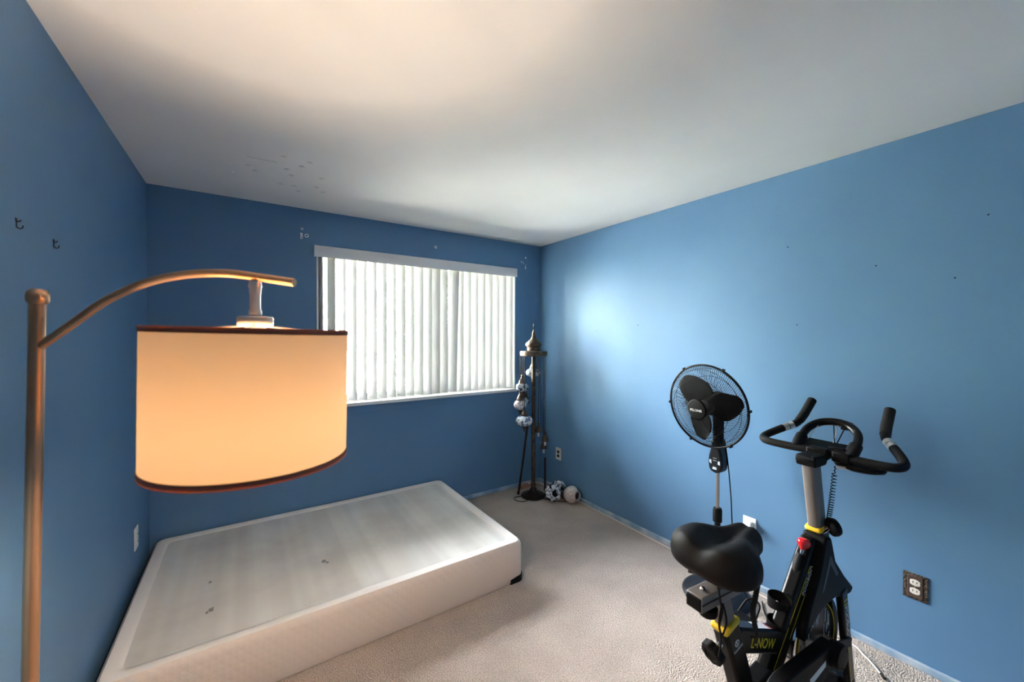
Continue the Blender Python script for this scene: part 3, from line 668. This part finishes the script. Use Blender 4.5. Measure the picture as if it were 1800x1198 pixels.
# frame directions as seen from the front: e_r to viewer's right, e_u up
e_u = (Vector((0, 0, 1)) - face*face.z).normalized(); e_r = e_u.cross(face)
text_mesh('lettering', 'PELONIS', .019, M['whiteprint'], fan, frame_mtx(HC+face*.0975 - e_u*.004, e_r, e_u), .0006)
MB().lathe([(.04, -.03), (.042, -.01), (.038, .02), (.02, .032), (0, .034)], 28, Rf, HC).build('blade_hub', M['blackpl'], fan)
def blade(ang):
    m = MB(); nr, nw = 12, 10; vs = []
    for i in range(nr+1):
        t_ = i/nr; r_ = .035+.175*t_
        wid = .050 + .165*math.sin(PI*min(1, t_*.80+.06))**.9
        sweep = .28*t_**1.4
        for j in range(nw+1):
            s_ = j/nw-.5; y_ = s_*wid; a_ = ang + sweep + y_/max(r_, .05)*.9
            z_ = .002 + .045*s_*(1-.35*t_) - .012*(1-4*s_*s_)
            rr = r_*(1-.14*abs(2*s_)**3*t_)
            vs.append(HC + e_r*rr*math.cos(a_) + e_u*rr*math.sin(a_) + face*z_)
    fs = [(i*(nw+1)+j, i*(nw+1)+j+1, (i+1)*(nw+1)+j+1, (i+1)*(nw+1)+j) for i in range(nr) for j in range(nw)]
    m.add(vs, fs); o = m.build('blade', M['blackpl'], fan, ang=80)
    sd = o.modifiers.new('solid', 'SOLIDIFY'); sd.thickness = .0025; sd.offset = 0
for a_ in (118, -2, 238): blade(math.radians(a_))
cpath = smooth_path([(.03, -.02, .915), (.02, -.045, .80), (.03, -.06, .6), (.035, -.07, .4), (.04, -.10, .15), (.01, -.205, .012), (-.05, -.23, .006), (-.11, -.25, .006), (-.16, -.29, .006), (-.13, -.34, .006), (-.06, -.33, .006), (0, -.28, .006), (.08, -.22, .006), (.15, -.18, .006)], 6)
MB().tube(cpath, .0032, 7).build('power_cord', M['blackpl'], fan)

# ================================================================== EXERCISE BIKE
PSI = -.08
BK = Vector((1.25, .66, 0))
bike = empty('exercise_bike', BK, PSI, 'black and yellow indoor cycling bike with grey posts facing the blue wall', 'exercise bike')
def B(s, w_, h): return Vector((s, -w_, h))        # forward, to rider's right, up
def bp_(name, mb, m, bevel=0, parent=bike, ang=35, seg=2): return mb.build(name, m, parent, bevel, ang, seg)
def bprism(poly, w0, w1): return MB().prism(poly, lambda p, q, t: B(p, t, q), w0, w1)
# base
bp_('base_beam', MB().beam(B(-.05, 0, .085), B(.80, 0, .085), .05, .06), M['blackgl'], .004)
for s_ in (-.07, .80):
    bp_('stabilizer_bar', MB().tube([B(s_, -.24, .045), B(s_, .24, .045)], .03, 16), M['blackgl'])
    for w_ in (-.25, .25): bp_('stabilizer_foot', MB().lathe([(0, -.02), (.034, -.02), (.036, 0), (.034, .02), (0, .02)], 18, rot_to((0, 1, 0)), B(s_, w_, .038)), M['blackpl'])
# seat tube, post and slider
ST0, ST1 = B(.20, 0, .10), B(.012, 0, .605)
bp_('seat_tube', MB().beam(ST0, ST1, .052, .072), M['blackgl'], .01, seg=3)
sd_ = (ST1-ST0).normalized()
bp_('seat_collar', MB().beam(ST1-sd_*.011, ST1+sd_*.011, .058, .077), M['yellow'], .008, seg=3)
SP1 = B(-.022, 0, .715)
bp_('seat_post', MB().beam(ST1-sd_*.02, SP1, .036, .054), M['greymt'], .004)
slider = bp_('seat_slider', MB().beam(B(-.143, 0, .722), B(.06, 0, .722), .054, .046), M['greymt'], .004)
bp_('slider_rail', MB().beam(B(-.142, .0275, .724), B(.06, .0275, .724), .003, .004), M['bronzed'], parent=slider)
bp_('slider_rail', MB().beam(B(-.142, -.0275, .724), B(.06, -.0275, .724), .003, .004), M['bronzed'], parent=slider)
bp_('end_cap', MB().beam(B(-.147, 0, .722), B(-.140, 0, .722), .048, .040), M['blackpl'], .006, parent=slider)
bp_('slider_bolt', MB().lathe([(.008, 0), (.009, .004), (.005, .008), (0, .008)], 12, None, B(-.10, 0, .745)), M['chrome'])
bp_('slider_knob', MB().lathe([(0, -.03), (.024, -.03), (.028, -.022), (.028, -.006), (.012, 0), (.012, .012), (0, .012)], 14, None, B(-.075, 0, .69)), M['blackpl'])
bp_('saddle_clamp', MB().beam(B(-.03, 0, .748), B(.05, 0, .748), .05, .022), M['blackpl'], .004)
bp_('saddle_rail', MB().tube(smooth_path([B(-.1, .05, .775), B(-.03, .024, .757), B(.06, .022, .757), B(.14, .015, .785)], 4), .0045, 8).tube(smooth_path([B(-.1, -.05, .775), B(-.03, -.024, .757), B(.06, -.022, .757), B(.14, -.015, .785)], 4), .0045, 8), M['bronzed'])
# saddle with padded cover
def saddle():
    m = MB(); NU, NV_ = 26, 32; vs = []
    L0, L1 = -.135, .155
    def hw(u):
        k = [(0, .055), (.06, .098), (.14, .126), (.25, .139), (.38, .136), (.5, .112), (.62, .080), (.74, .064), (.86, .058), (.94, .047), (1, .022)]
        for (a, b), (c, d) in zip(k, k[1:]):
            if u <= c: t_ = (u-a)/(c-a); t_ = t_*t_*(3-2*t_); return b+(d-b)*t_
        return .022
    for i in range(NU+1):
        u = i/NU; s_ = L0+(L1-L0)*u; w_ = hw(u)
        endf = min(1, (min(u, 1-u)/.10+.12)); endf = math.sin(min(1, endf)*PI/2)
        rear = 1/(1+math.exp((u-.52)*14))
        for j in range(NV_):
            a = 2*PI*j/NV_; c, q = math.cos(a), math.sin(a)
            v = math.copysign(abs(c)**.72, c); y = w_*v
            if q >= 0:
                z = .795 + (.054*rear+.046*(1-rear))*abs(q)**.62*endf + .016*rear*math.exp(-((abs(v)-.56)/.26)**2)*endf + .012*(1-rear)*endf*(1-abs(v)) + .012*math.sin(u*PI)*rear
                z -= (.030*math.exp(-(v/.24)**2)*math.exp(-((u-.45)/.22)**2) + .014*math.exp(-(v/.16)**2))*endf
                z += .02*u
            else:
                z = .795 - .040*abs(q)**.55*(rear*.95+.55*(1-rear))*endf + .02*u
            vs.append(B(s_, y, z))
    fs = [(i*NV_+j, i*NV_+(j+1) % NV_, (i+1)*NV_+(j+1) % NV_, (i+1)*NV_+j) for i in range(NU) for j in range(NV_)]
    fs += [tuple(range(NV_)), tuple(NU*NV_+j for j in range(NV_-1, -1, -1))]
    o = m.add(vs, fs).build('saddle', M['saddle'], bike, ang=80)
    sm = o.modifiers.new('sub', 'SUBSURF'); sm.levels = 1; sm.render_levels = 1
    return o
sad = saddle()
sad.location = (0, 0, .026)
bp_('drawstring', MB().tube(smooth_path([B(s_, .04, h_) for s_, h_ in [(-.088, .775), (-.074, .72), (-.066, .691), (-.079, .652), (-.068, .622), (-.056, .628), (-.045, .656), (-.058, .70), (-.067, .71), (-.081, .66), (-.07, .61), (-.082, .56)]], 6), .003, 7), M['blackmt'])
bp_('drawstring', MB().tube(smooth_path([B(.01, .10, .785), B(.006, .095, .74), B(.004, .09, .697), B(.02, .09, .639), B(.034, .085, .609), B(.05, .06, .585)], 6), [.0075]*18+[.004]*13, 7), M['blackmt'])
# seat adjust knob (lobed)
def lobed(c, axis, r, t_, name, m, parent=bike, lobes=8):
    R_ = rot_to(axis); n_ = lobes*6; mbk = MB(); vs = []
    for (f_, z_) in ((.8, 0), (1, .12), (1, .85), (.86, 1.0), (.6, 1.0), (.5, .85)):
        for j in range(n_):
            a_ = 2*PI*j/n_; rr = r*f_*(1+.045*math.cos(lobes*a_)); vs.append(Vector(c) + R_ @ Vector((rr*math.cos(a_), rr*math.sin(a_), z_*t_)))
    fs = [(i*n_+j, i*n_+(j+1) % n_, (i+1)*n_+(j+1) % n_, (i+1)*n_+j) for i in range(5) for j in range(n_)] + [tuple(range(n_)), tuple(5*n_+j for j in range(n_))]
    mbk.add(vs, fs); return mbk.build(name, m, parent)
kd = Vector((-.9, .05, -.35)).normalized()
bp_('knob_stem', MB().tube([B(.03, 0, .555), B(.03, 0, .555)+kd*.066], .009, 12), M['chrome'])
lobed(B(.03, 0, .555)+kd*.062, kd, .034, .03, 'adjust_knob', M['blackpl'])
# seat tube emblem
nrm_r = Vector((0, -1, 0)); tube_u = sd_
em0 = ST0 + sd_*(.478) + B(0, .0266, 0)
def ringm(c, r0, r1, xax, yax, t_=.0006):
    x = Vector(xax).normalized(); y = Vector(yax).normalized(); z = x.cross(y); m = MB(); n_ = 24; vs = []
    for r_ in (r0, r1):
        for j in range(n_): a_ = 2*PI*j/n_; vs.append(Vector(c)+x*r_*math.cos(a_)+y*r_*math.sin(a_)+z*t_)
    return m.add(vs, [(j, (j+1) % n_, n_+(j+1) % n_, n_+j) for j in range(n_)])
perp = Vector((0, -1, 0)).cross(tube_u) * -1
px_ = Vector((sd_.z, 0, -sd_.x))        # in-plane perpendicular, pointing forward/down
em = bp_('emblem', ringm(em0, .008, .0115, px_, sd_), M['whiteprint'])
bp_('emblem_mark', MB().beam(em0 - sd_*.006, em0 + sd_*.006, .0012, .004, side=(0, 1, 0)), M['whiteprint'], parent=em)
text_mesh('lettering', 'POOBOO', .0105, M['whiteprint'], bike, frame_mtx(em0 - sd_*.022 + B(0, .0004, 0), px_, sd_), .0004)
text_mesh('lettering', 'INDOOR BIKE', .0075, M['whiteprint'], bike, frame_mtx(em0 - sd_*.034 + B(0, .0004, 0), px_, sd_), .0004) if False else None
# middle tube
MT0, MT1 = B(.045, 0, .548), B(.335, 0, .432)
bp_('middle_tube', MB().beam(MT0, MT1, .05, .078), M['blackgl'], .008, seg=3)
md = (MT1-MT0).normalized(); mu = Vector((-md.z, 0, md.x))
text_mesh('lettering', 'L-NOW', .046, M['yelprint'], bike, frame_mtx(MT0 + md*.150 + B(0, .0258, 0) - mu*.004, md + mu*.0, mu), .0005, .95)
lbl = bp_('warning_label', MB().beam(MT0+md*.12+mu*.0396, MT0+md*.20+mu*.0396, .034, .0008), M['whiteprint'])
bp_('red_stripe', MB().beam(MT0+md*.20+mu*.0396, MT0+md*.212+mu*.0396, .034, .0008), M['red'], parent=lbl)
# down tube and head tube
DT0, DT1 = B(.56, 0, .735), B(.205, 0, .275)
dd = (DT1-DT0).normalized(); dn = Vector((dd.z, 0, -dd.x))
if dn.x < 0: dn = -dn
bp_('down_tube', MB().beam(DT0, DT1, .052, .085), M['blackgl'], .014, seg=3)
bp_('tube_stripe', MB().beam(DT0+dd*.10-dn*.012+B(0, .0264, 0), DT0+dd*.48-dn*.026+B(0, .0264, 0), .0008, .0028), M['yelprint'])
bp_('tube_stripe', MB().beam(DT0+dd*.16+dn*.02+B(0, .0264, 0), DT0+dd*.36+dn*.012+B(0, .0264, 0), .0008, .002), M['yelprint'])
text_mesh('lettering', 'POOBOO', .026, M['whiteprint'], bike, frame_mtx(DT0+dd*.15+dn*.004+B(0, .0268, 0), -dd, Vector((dd.z, 0, -dd.x)) if (Vector((-dd.x, 0, -dd.z)).cross(Vector((dd.z, 0, -dd.x))).y < 0) else Vector((-dd.z, 0, dd.x))), .0004)
HT0, HT1 = B(.625, 0, .66), B(.598, 0, .775)
hd = (HT1-HT0).normalized()
bp_('head_tube', MB().beam(HT0-hd*.03, HT1, .053, .072), M['blackgl'], .012, seg=3)
bp_('head_collar', MB().beam(HT1-hd*.008, HT1+hd*.014, .060, .078), M['yellow'], .012, seg=3)
HP1 = B(.543, 0, 1.035)
def oval_post(a, b, rx, ry):
    t_ = (Vector(b)-Vector(a)).normalized(); sdv = Vector((0, 1, 0)); u = t_.cross(sdv); m = MB(); n_ = 24; vs = []
    for P_ in (a, b):
        for j in range(n_):
            an = 2*PI*j/n_; c, s_ = math.cos(an), math.sin(an)
            vs.append(Vector(P_) + sdv*rx*math.copysign(abs(c)**.6, c) + u*ry*math.copysign(abs(s_)**.6, s_))
    return m.add(vs, [(j, (j+1) % n_, n_+(j+1) % n_, n_+j) for j in range(n_)] + [tuple(range(n_)), tuple(range(n_, 2*n_))])
bp_('handlebar_post', oval_post(HT1-hd*.02, HP1, .024, .033), M['greymt'])
kdir = Vector((.25, -1, .1)).normalized()
bp_('knob_stem', MB().tube([B(.59, .02, .765), B(.588, .045, .792)], .009, 12), M['chrome'])
bp_('height_knob', MB().lathe([(0, 0), (.02, 0), (.032, .008), (.034, .02), (.03, .03), (0, .032)], 24, rot_to(Vector((.8, -.5, .2))), B(.585, .042, .79)), M['blackpl'])
# resistance knob
RK = B(.498, 0, .732); rd = -dd
RB = B(.468, 0, .655)
rax = (RK-RB).normalized()
bp_('knob_housing', MB().tube([RB-rax*.06, RB-rax*.01, RB+rax*.03, RB+rax*.045], [.026, .026, .021, .016], 18), M['blackpl'])
bp_('knob_shaft', MB().tube([RB+rax*.04, RK], .007, 12), M['chrome'])
bp_('resistance_knob', MB().lathe([(0, -.022), (.009, -.022), (.012, -.015), (.0195, -.007), (.0228, .002), (.0222, .010), (.017, .017), (.009, .0205), (0, .0215)], 26, rot_to(rax), RK), M['red'])
bp_('housing_bolt', MB().lathe([(.006, 0), (.006, .004), (0, .005)], 8, rot_to((0, -1, 0)), RB-rax*.02+B(0, .025, 0)), M['chrome'])
# front shroud
shroud = [(.545, .765), (.585, .758), (.60, .72), (.622, .66), (.70, .578), (.775, .512), (.755, .494), (.70, .496), (.625, .516), (.56, .512), (.50, .495), (.445, .465), (.40, .425), (.39, .44), (.43, .53), (.50, .64)]
bp_('flywheel_shroud', bprism(shroud, -.026, .054), M['blackpl'], .008, seg=3)
bp_('chevron_print', bprism([(.570, .690), (.580, .690), (.640, .605), (.626, .600), (.576, .660), (.532, .580), (.514, .565)], .0542, .0548), M['greyprint'])
# flywheel
FWC = (.545, .362); RW = .178
yax = Vector((0, -1, 0)); RFW = rot_to(yax)
fw_ = bp_('flywheel', MB().lathe([(0, -.016), (.115, -.016), (.135, -.024), (.172, -.026), (RW, -.022), (RW, .022), (.172, .026), (.135, .024), (.115, .016), (0, .016)], 72, RFW, B(FWC[0], 0, FWC[1])), M['chrome'])
bp_('flywheel_face', MB().lathe([(.135, .0246), (.134, .0262), (.02, .0185), (0, .0185)], 64, RFW, B(FWC[0], 0, FWC[1])), M['circuit'] if 'circuit' in M else M.setdefault('circuit', M['blackgl']), parent=fw_)
bp_('pinstripe', MB().tube([B(FWC[0]+.139*math.cos(2*PI*k/72), .0262, FWC[1]+.139*math.sin(2*PI*k/72)) for k in range(72)], .0018, 5, closed=True), M['yelprint'], parent=fw_)
rl = random.Random(3)
tr = MB()
for k in range(46):
    a0 = rl.uniform(0, 2*PI); r0 = rl.uniform(.05, .11); ln = rl.uniform(.01, .05)
    p = Vector((FWC[0]+r0*math.cos(a0), FWC[1]+r0*math.sin(a0))); 
    q = p + Vector((rl.choice((0, 0, .5))*ln, ln))
    for e_ in (p, q):
        if (e_-Vector(FWC)).length > .128: break
    else:
        tr.beam(B(p.x, .0258, p.y), B(q.x, .0258, q.y), .0016, .003, side=(0, 1, 0)); 
        tr.lathe([(.0032, -.0005), (.0032, .0012), (0, .0012)], 8, RFW, B(q.x, .0258, q.y))
tag(bp_('circuit_print', tr, M['whiteprint'], parent=fw_), kind='stuff')
# fork legs
for w_ in (-.046, .046):
    lg = bp_('fork_leg', MB().beam(B(.685, w_, .53), B(.775, w_, .10), .024, .05), M['blackgl'], .008, seg=3)
    fd = (B(.775, w_, .10)-B(.685, w_, .53)).normalized(); fp = Vector((-fd.z, 0, fd.x))
    if w_ > 0:
        text_mesh('lettering', 'POOBOO', .030, M['whiteprint'], bike, frame_mtx(B(.685, w_+.0123, .53)+fd*.135, fd, fd.cross(Vector((0, -1, 0)))*-1), .0004)
        for z_ in (.045, .062): bp_('fork_stripe', MB().beam(B(.685, w_+.0123, .53)+fd*z_-fp*.012, B(.685, w_+.0123, .53)+fd*z_+fp*.012, .0008, .006), M['yelprint'], parent=lg)
        bp_('fork_stripe', MB().beam(B(.685, w_+.0123, .53)+fd*.22-fp*.010, B(.685, w_+.0123, .53)+fd*.40-fp*.010, .0008, .003), M['yelprint'], parent=lg)
bp_('front_brace', MB().beam(B(.72, 0, .13), B(.80, 0, .09), .05, .04), M['blackgl'], .004)
bp_('fork_brace', MB().beam(B(.768, -.06, .12), B(.768, .06, .12), .04, .04, side=(1, 0, 0)), M['blackgl'], .004)
bp_('axle', MB().tube([B(FWC[0], -.085, FWC[1]), B(FWC[0], .10, FWC[1])], .010, 14), M['chrome'])
bp_('dropout_plate', MB().beam(B(FWC[0]-.01, .062, FWC[1]), B(.735, .062, .31), .006, .035), M['blackpl'], .003)
# belt guard
CK = (.205, .318)
def stadium(c0, r0, c1, r1, n_=16):
    c0, c1 = Vector(c0), Vector(c1); d = (c1-c0); L = d.length; th = math.atan2(d.y, d.x); al = math.acos((r0-r1)/L); pts = []
    for k in range(n_+1): a_ = th+al+(2*PI-2*al)*k/n_; pts.append((c0.x+r0*math.cos(a_), c0.y+r0*math.sin(a_)))
    for k in range(n_+1): a_ = th-al+2*al*k/n_; pts.append((c1.x+r1*math.cos(a_), c1.y+r1*math.sin(a_)))
    return pts
bp_('belt_guard', bprism(stadium(CK, .095, (.50, .378), .036), .052, .098), M['blackpl'], .006, seg=3)
cv = bp_('axle_cover', MB().lathe([(0, .0), (.04, .0), (.045, .006), (.045, .036), (.041, .042), (0, .044)], 36, RFW, B(.517, .078, .372)), M['blackpl'])
for (a_, b_) in ((.03, .022), (-.012, -.034)): bp_('cover_screw', MB().lathe([(.0035, 0), (.0035, .001), (0, .001)], 10, RFW, B(.517+a_*.8, .1215, .372+b_*.9)), M['dark'], parent=cv)
bp_('guard_label', bprism([(.34, .335), (.44, .36), (.44, .38), (.33, .36)], .0982, .0988), M['whiteprint'])
# crank and pedals
for sgn, w_ in ((1, .115), (-1, -.09)):
    a_ = math.radians(205); e_ = B(CK[0]+sgn*.165*math.cos(a_), w_, CK[1]+sgn*.165*math.sin(a_))
    bp_('crank_arm', MB().beam(B(CK[0], w_, CK[1]), e_, .014, .028), M['blackgl'], .004)
    bp_('pedal', MB().box(e_ + B(0, math.copysign(.06, w_), 0), (.095, .085, .026)), M['blackpl'], .005)
    bp_('toe_cage', MB().tube(smooth_path([e_+B(.04, math.copysign(.03, w_), .01), e_+B(.09, math.copysign(.04, w_), .05), e_+B(.085, math.copysign(.08, w_), .055), e_+B(.04, math.copysign(.095, w_), .01)], 5), .0045, 8), M['blackpl'])
bp_('crank_axle', MB().tube([B(CK[0], -.1, CK[1]), B(CK[0], .125, CK[1])], .016, 16), M['chrome'])
bp_('bottom_bracket', MB().beam(B(CK[0]-.01, 0, CK[1]+.05), B(CK[0]+.06, 0, .10), .06, .09), M['blackgl'], .01)
# bottle holder on the down tube
def plate(pts, w0, w1): return bprism(pts, w0, w1)
def curved_plate(c, r, w_, h0, h1, a0, a1):
    m = MB(); n_ = 14; vs = []
    for (rr) in (r, r-.003):
        for k in range(n_+1):
            t_ = k/n_; a_ = a0+(a1-a0)*t_; hw = (h1-h0)/2*(1-.65*abs(2*t_-1)**2)
            for z_ in (-1, 1): vs.append(c + Vector((rr*math.cos(a_), rr*math.sin(a_), (h0+h1)/2+z_*hw)))
    k2 = 2*(n_+1); fs = []
    for k in range(n_):
        a = 2*k; fs += [(a, a+2, a+3, a+1), (k2+a, k2+a+1, k2+a+3, k2+a+2), (a, k2+a, k2+a+2, a+2), (a+1, a+3, k2+a+3, k2+a+1)]
    fs += [(0, 1, k2+1, k2), (2*n_, k2+2*n_, k2+2*n_+1, 2*n_+1)]
    return m.add(vs, fs)
bhc = B(.335, 0, .545) 
bh = bp_('bottle_holder', curved_plate(bhc, .038, 0, .0, .042, math.radians(-60), math.radians(250)), M['blackpl'], ang=60)
bp_('lower_clasp', curved_plate(bhc+B(-.01, 0, -.075), .036, 0, 0, .034, math.radians(-60), math.radians(250)), M['blackpl'], parent=bh, ang=60)
bp_('holder_spine', MB().beam(bhc+B(.042, 0, .04), bhc+B(-.02, 0, -.095)+B(.05, 0, 0), .02, .006), M['blackpl'], .002, parent=bh)
# handlebar group (built level, then turned on the post)
HBC = Matrix.Translation(B(.613, .008, 1.065)) @ Matrix.Rotation(math.radians(4.5), 4, 'Z') @ Matrix.Rotation(math.radians(1.0), 4, 'X')
def hb(name, mb, m, bevel=0, ang=35, parent=bike): mb.v = [HBC @ v for v in mb.v]; return mb.build(name, m, parent, bevel, ang)
def half(s_): return [Vector((x, s_*y, z)) for x, y, z in [(0, .0, 0), (-.004, .06, 0), (-.004, .12, -.002), (.0, .185, -.002), (.012, .214, 0), (.035, .224, .007), (.065, .212, .021), (.11, .18, .044), (.145, .153, .061), (.17, .142, .077), (.198, .137, .100), (.268, .131, .160)]]
path = list(reversed(half(1))) + half(-1)[1:]
bar = hb('handlebar', MB().tube(smooth_path(path, 5), .0155, 16), M['blackmt'])
for s_ in (-1, 1):
    h_ = half(s_)
    hb('grip_foam', MB().tube([h_[9], h_[10], h_[11]], [.0175, .018, .018], 18), M['blackmt'])
    for q in (0, 1):
        c0 = h_[7] + (h_[8]-h_[7])*(.0+.48*q); c1 = h_[7] + (h_[8]-h_[7])*(.42+.48*q)
        hb('pulse_sensor', MB().tube([c0, c1], .0163, 18), M['steel'])
hb('bar_clamp', MB().box((-.002, .012, -.004), (.046, .07, .042)), M['blackpl'], .006)
hb('bar_clamp', MB().box((-.0, -.062, -.002), (.044, .055, .04)), M['blackpl'], .006)
bp_('post_head', bprism([(.505, 1.025), (.585, 1.025), (.60, 1.045), (.60, 1.066), (.50, 1.066), (.495, 1.05)], -.034, .034), M['blackpl'], .006)
lp = [(.0, .085, .004), (.02, .086, .018), (.06, .088, .045), (.095, .08, .07), (.122, .055, .09), (.134, .02, .10), (.134, -.02, .10), (.122, -.055, .09), (.095, -.08, .07), (.06, -.088, .045), (.02, -.086, .018), (0, -.085, .004)]
hb('inner_handle', MB().tube(smooth_path(lp, 5), .0155, 16), M['blackgl'])
for s_ in (-1, 1): hb('handle_socket', MB().tube([(-.004, s_*.085, .0), (.02, s_*.086, .018), (.05, s_*.088, .038)], [.02, .022, .021], 16), M['blackpl'])
hb('console_tray', MB().box((.045, 0, .012), (.075, .15, .022), Matrix.Rotation(-.25, 3, 'Y')), M['blackpl'], .005)
hb('console_tray', MB().box((.02, .0, .018), (.03, .1, .02)), M['blackpl'], .004) if False else None
hb('tray_latch', MB().box((.0, -.045, .026), (.014, .05, .008)), M['blackpl'], .002)
hb('cable_clip', MB().box((.134, -.035, .092), (.03, .034, .03)), M['blackpl'], .004)
for (y0, y1, mm, r_) in [(.045, .075, 'steel', .0014), (-.01, -.012, 'steel', .0016), (.008, -.02, 'blackpl', .002), (-.035, -.022, 'blackpl', .002)]:
    hb('brake_wire', MB().tube([(.132 if abs(y0) < .04 else .122, y0, .1), (.06, y1, .018)], r_, 6), M[mm])
hb('device_disc', MB().lathe([(0, -.016), (.045, -.016), (.066, -.008), (.07, 0), (.066, .008), (.05, .011), (0, .012)], 36, Matrix.Diagonal((.75, 1.1, 1)), (.03, -.105, -.03)), M['blackpl'])
hb('disc_label', MB().box((-.018, -.075, -.037), (.002, .05, .01), Matrix.Rotation(.45, 3, 'Z')), M['ivory'])
cc0 = HBC @ Vector((-.01, -.045, -.04)); cc1 = B(.60, .035, .80); coil = []
for k in range(0, 241):
    t_ = k/240; p = cc0 + (cc1-cc0)*t_ + Vector((0, 0, -.02))*math.sin(PI*t_); a_ = 2*PI*22*t_; rr = .0075 if .1 < t_ < .95 else .002
    coil.append(p + Vector((math.cos(a_)*rr, math.sin(a_)*rr, 0)))
bp_('coiled_cord', MB().tube(coil, .0018, 5), M['blackpl'], ang=180)
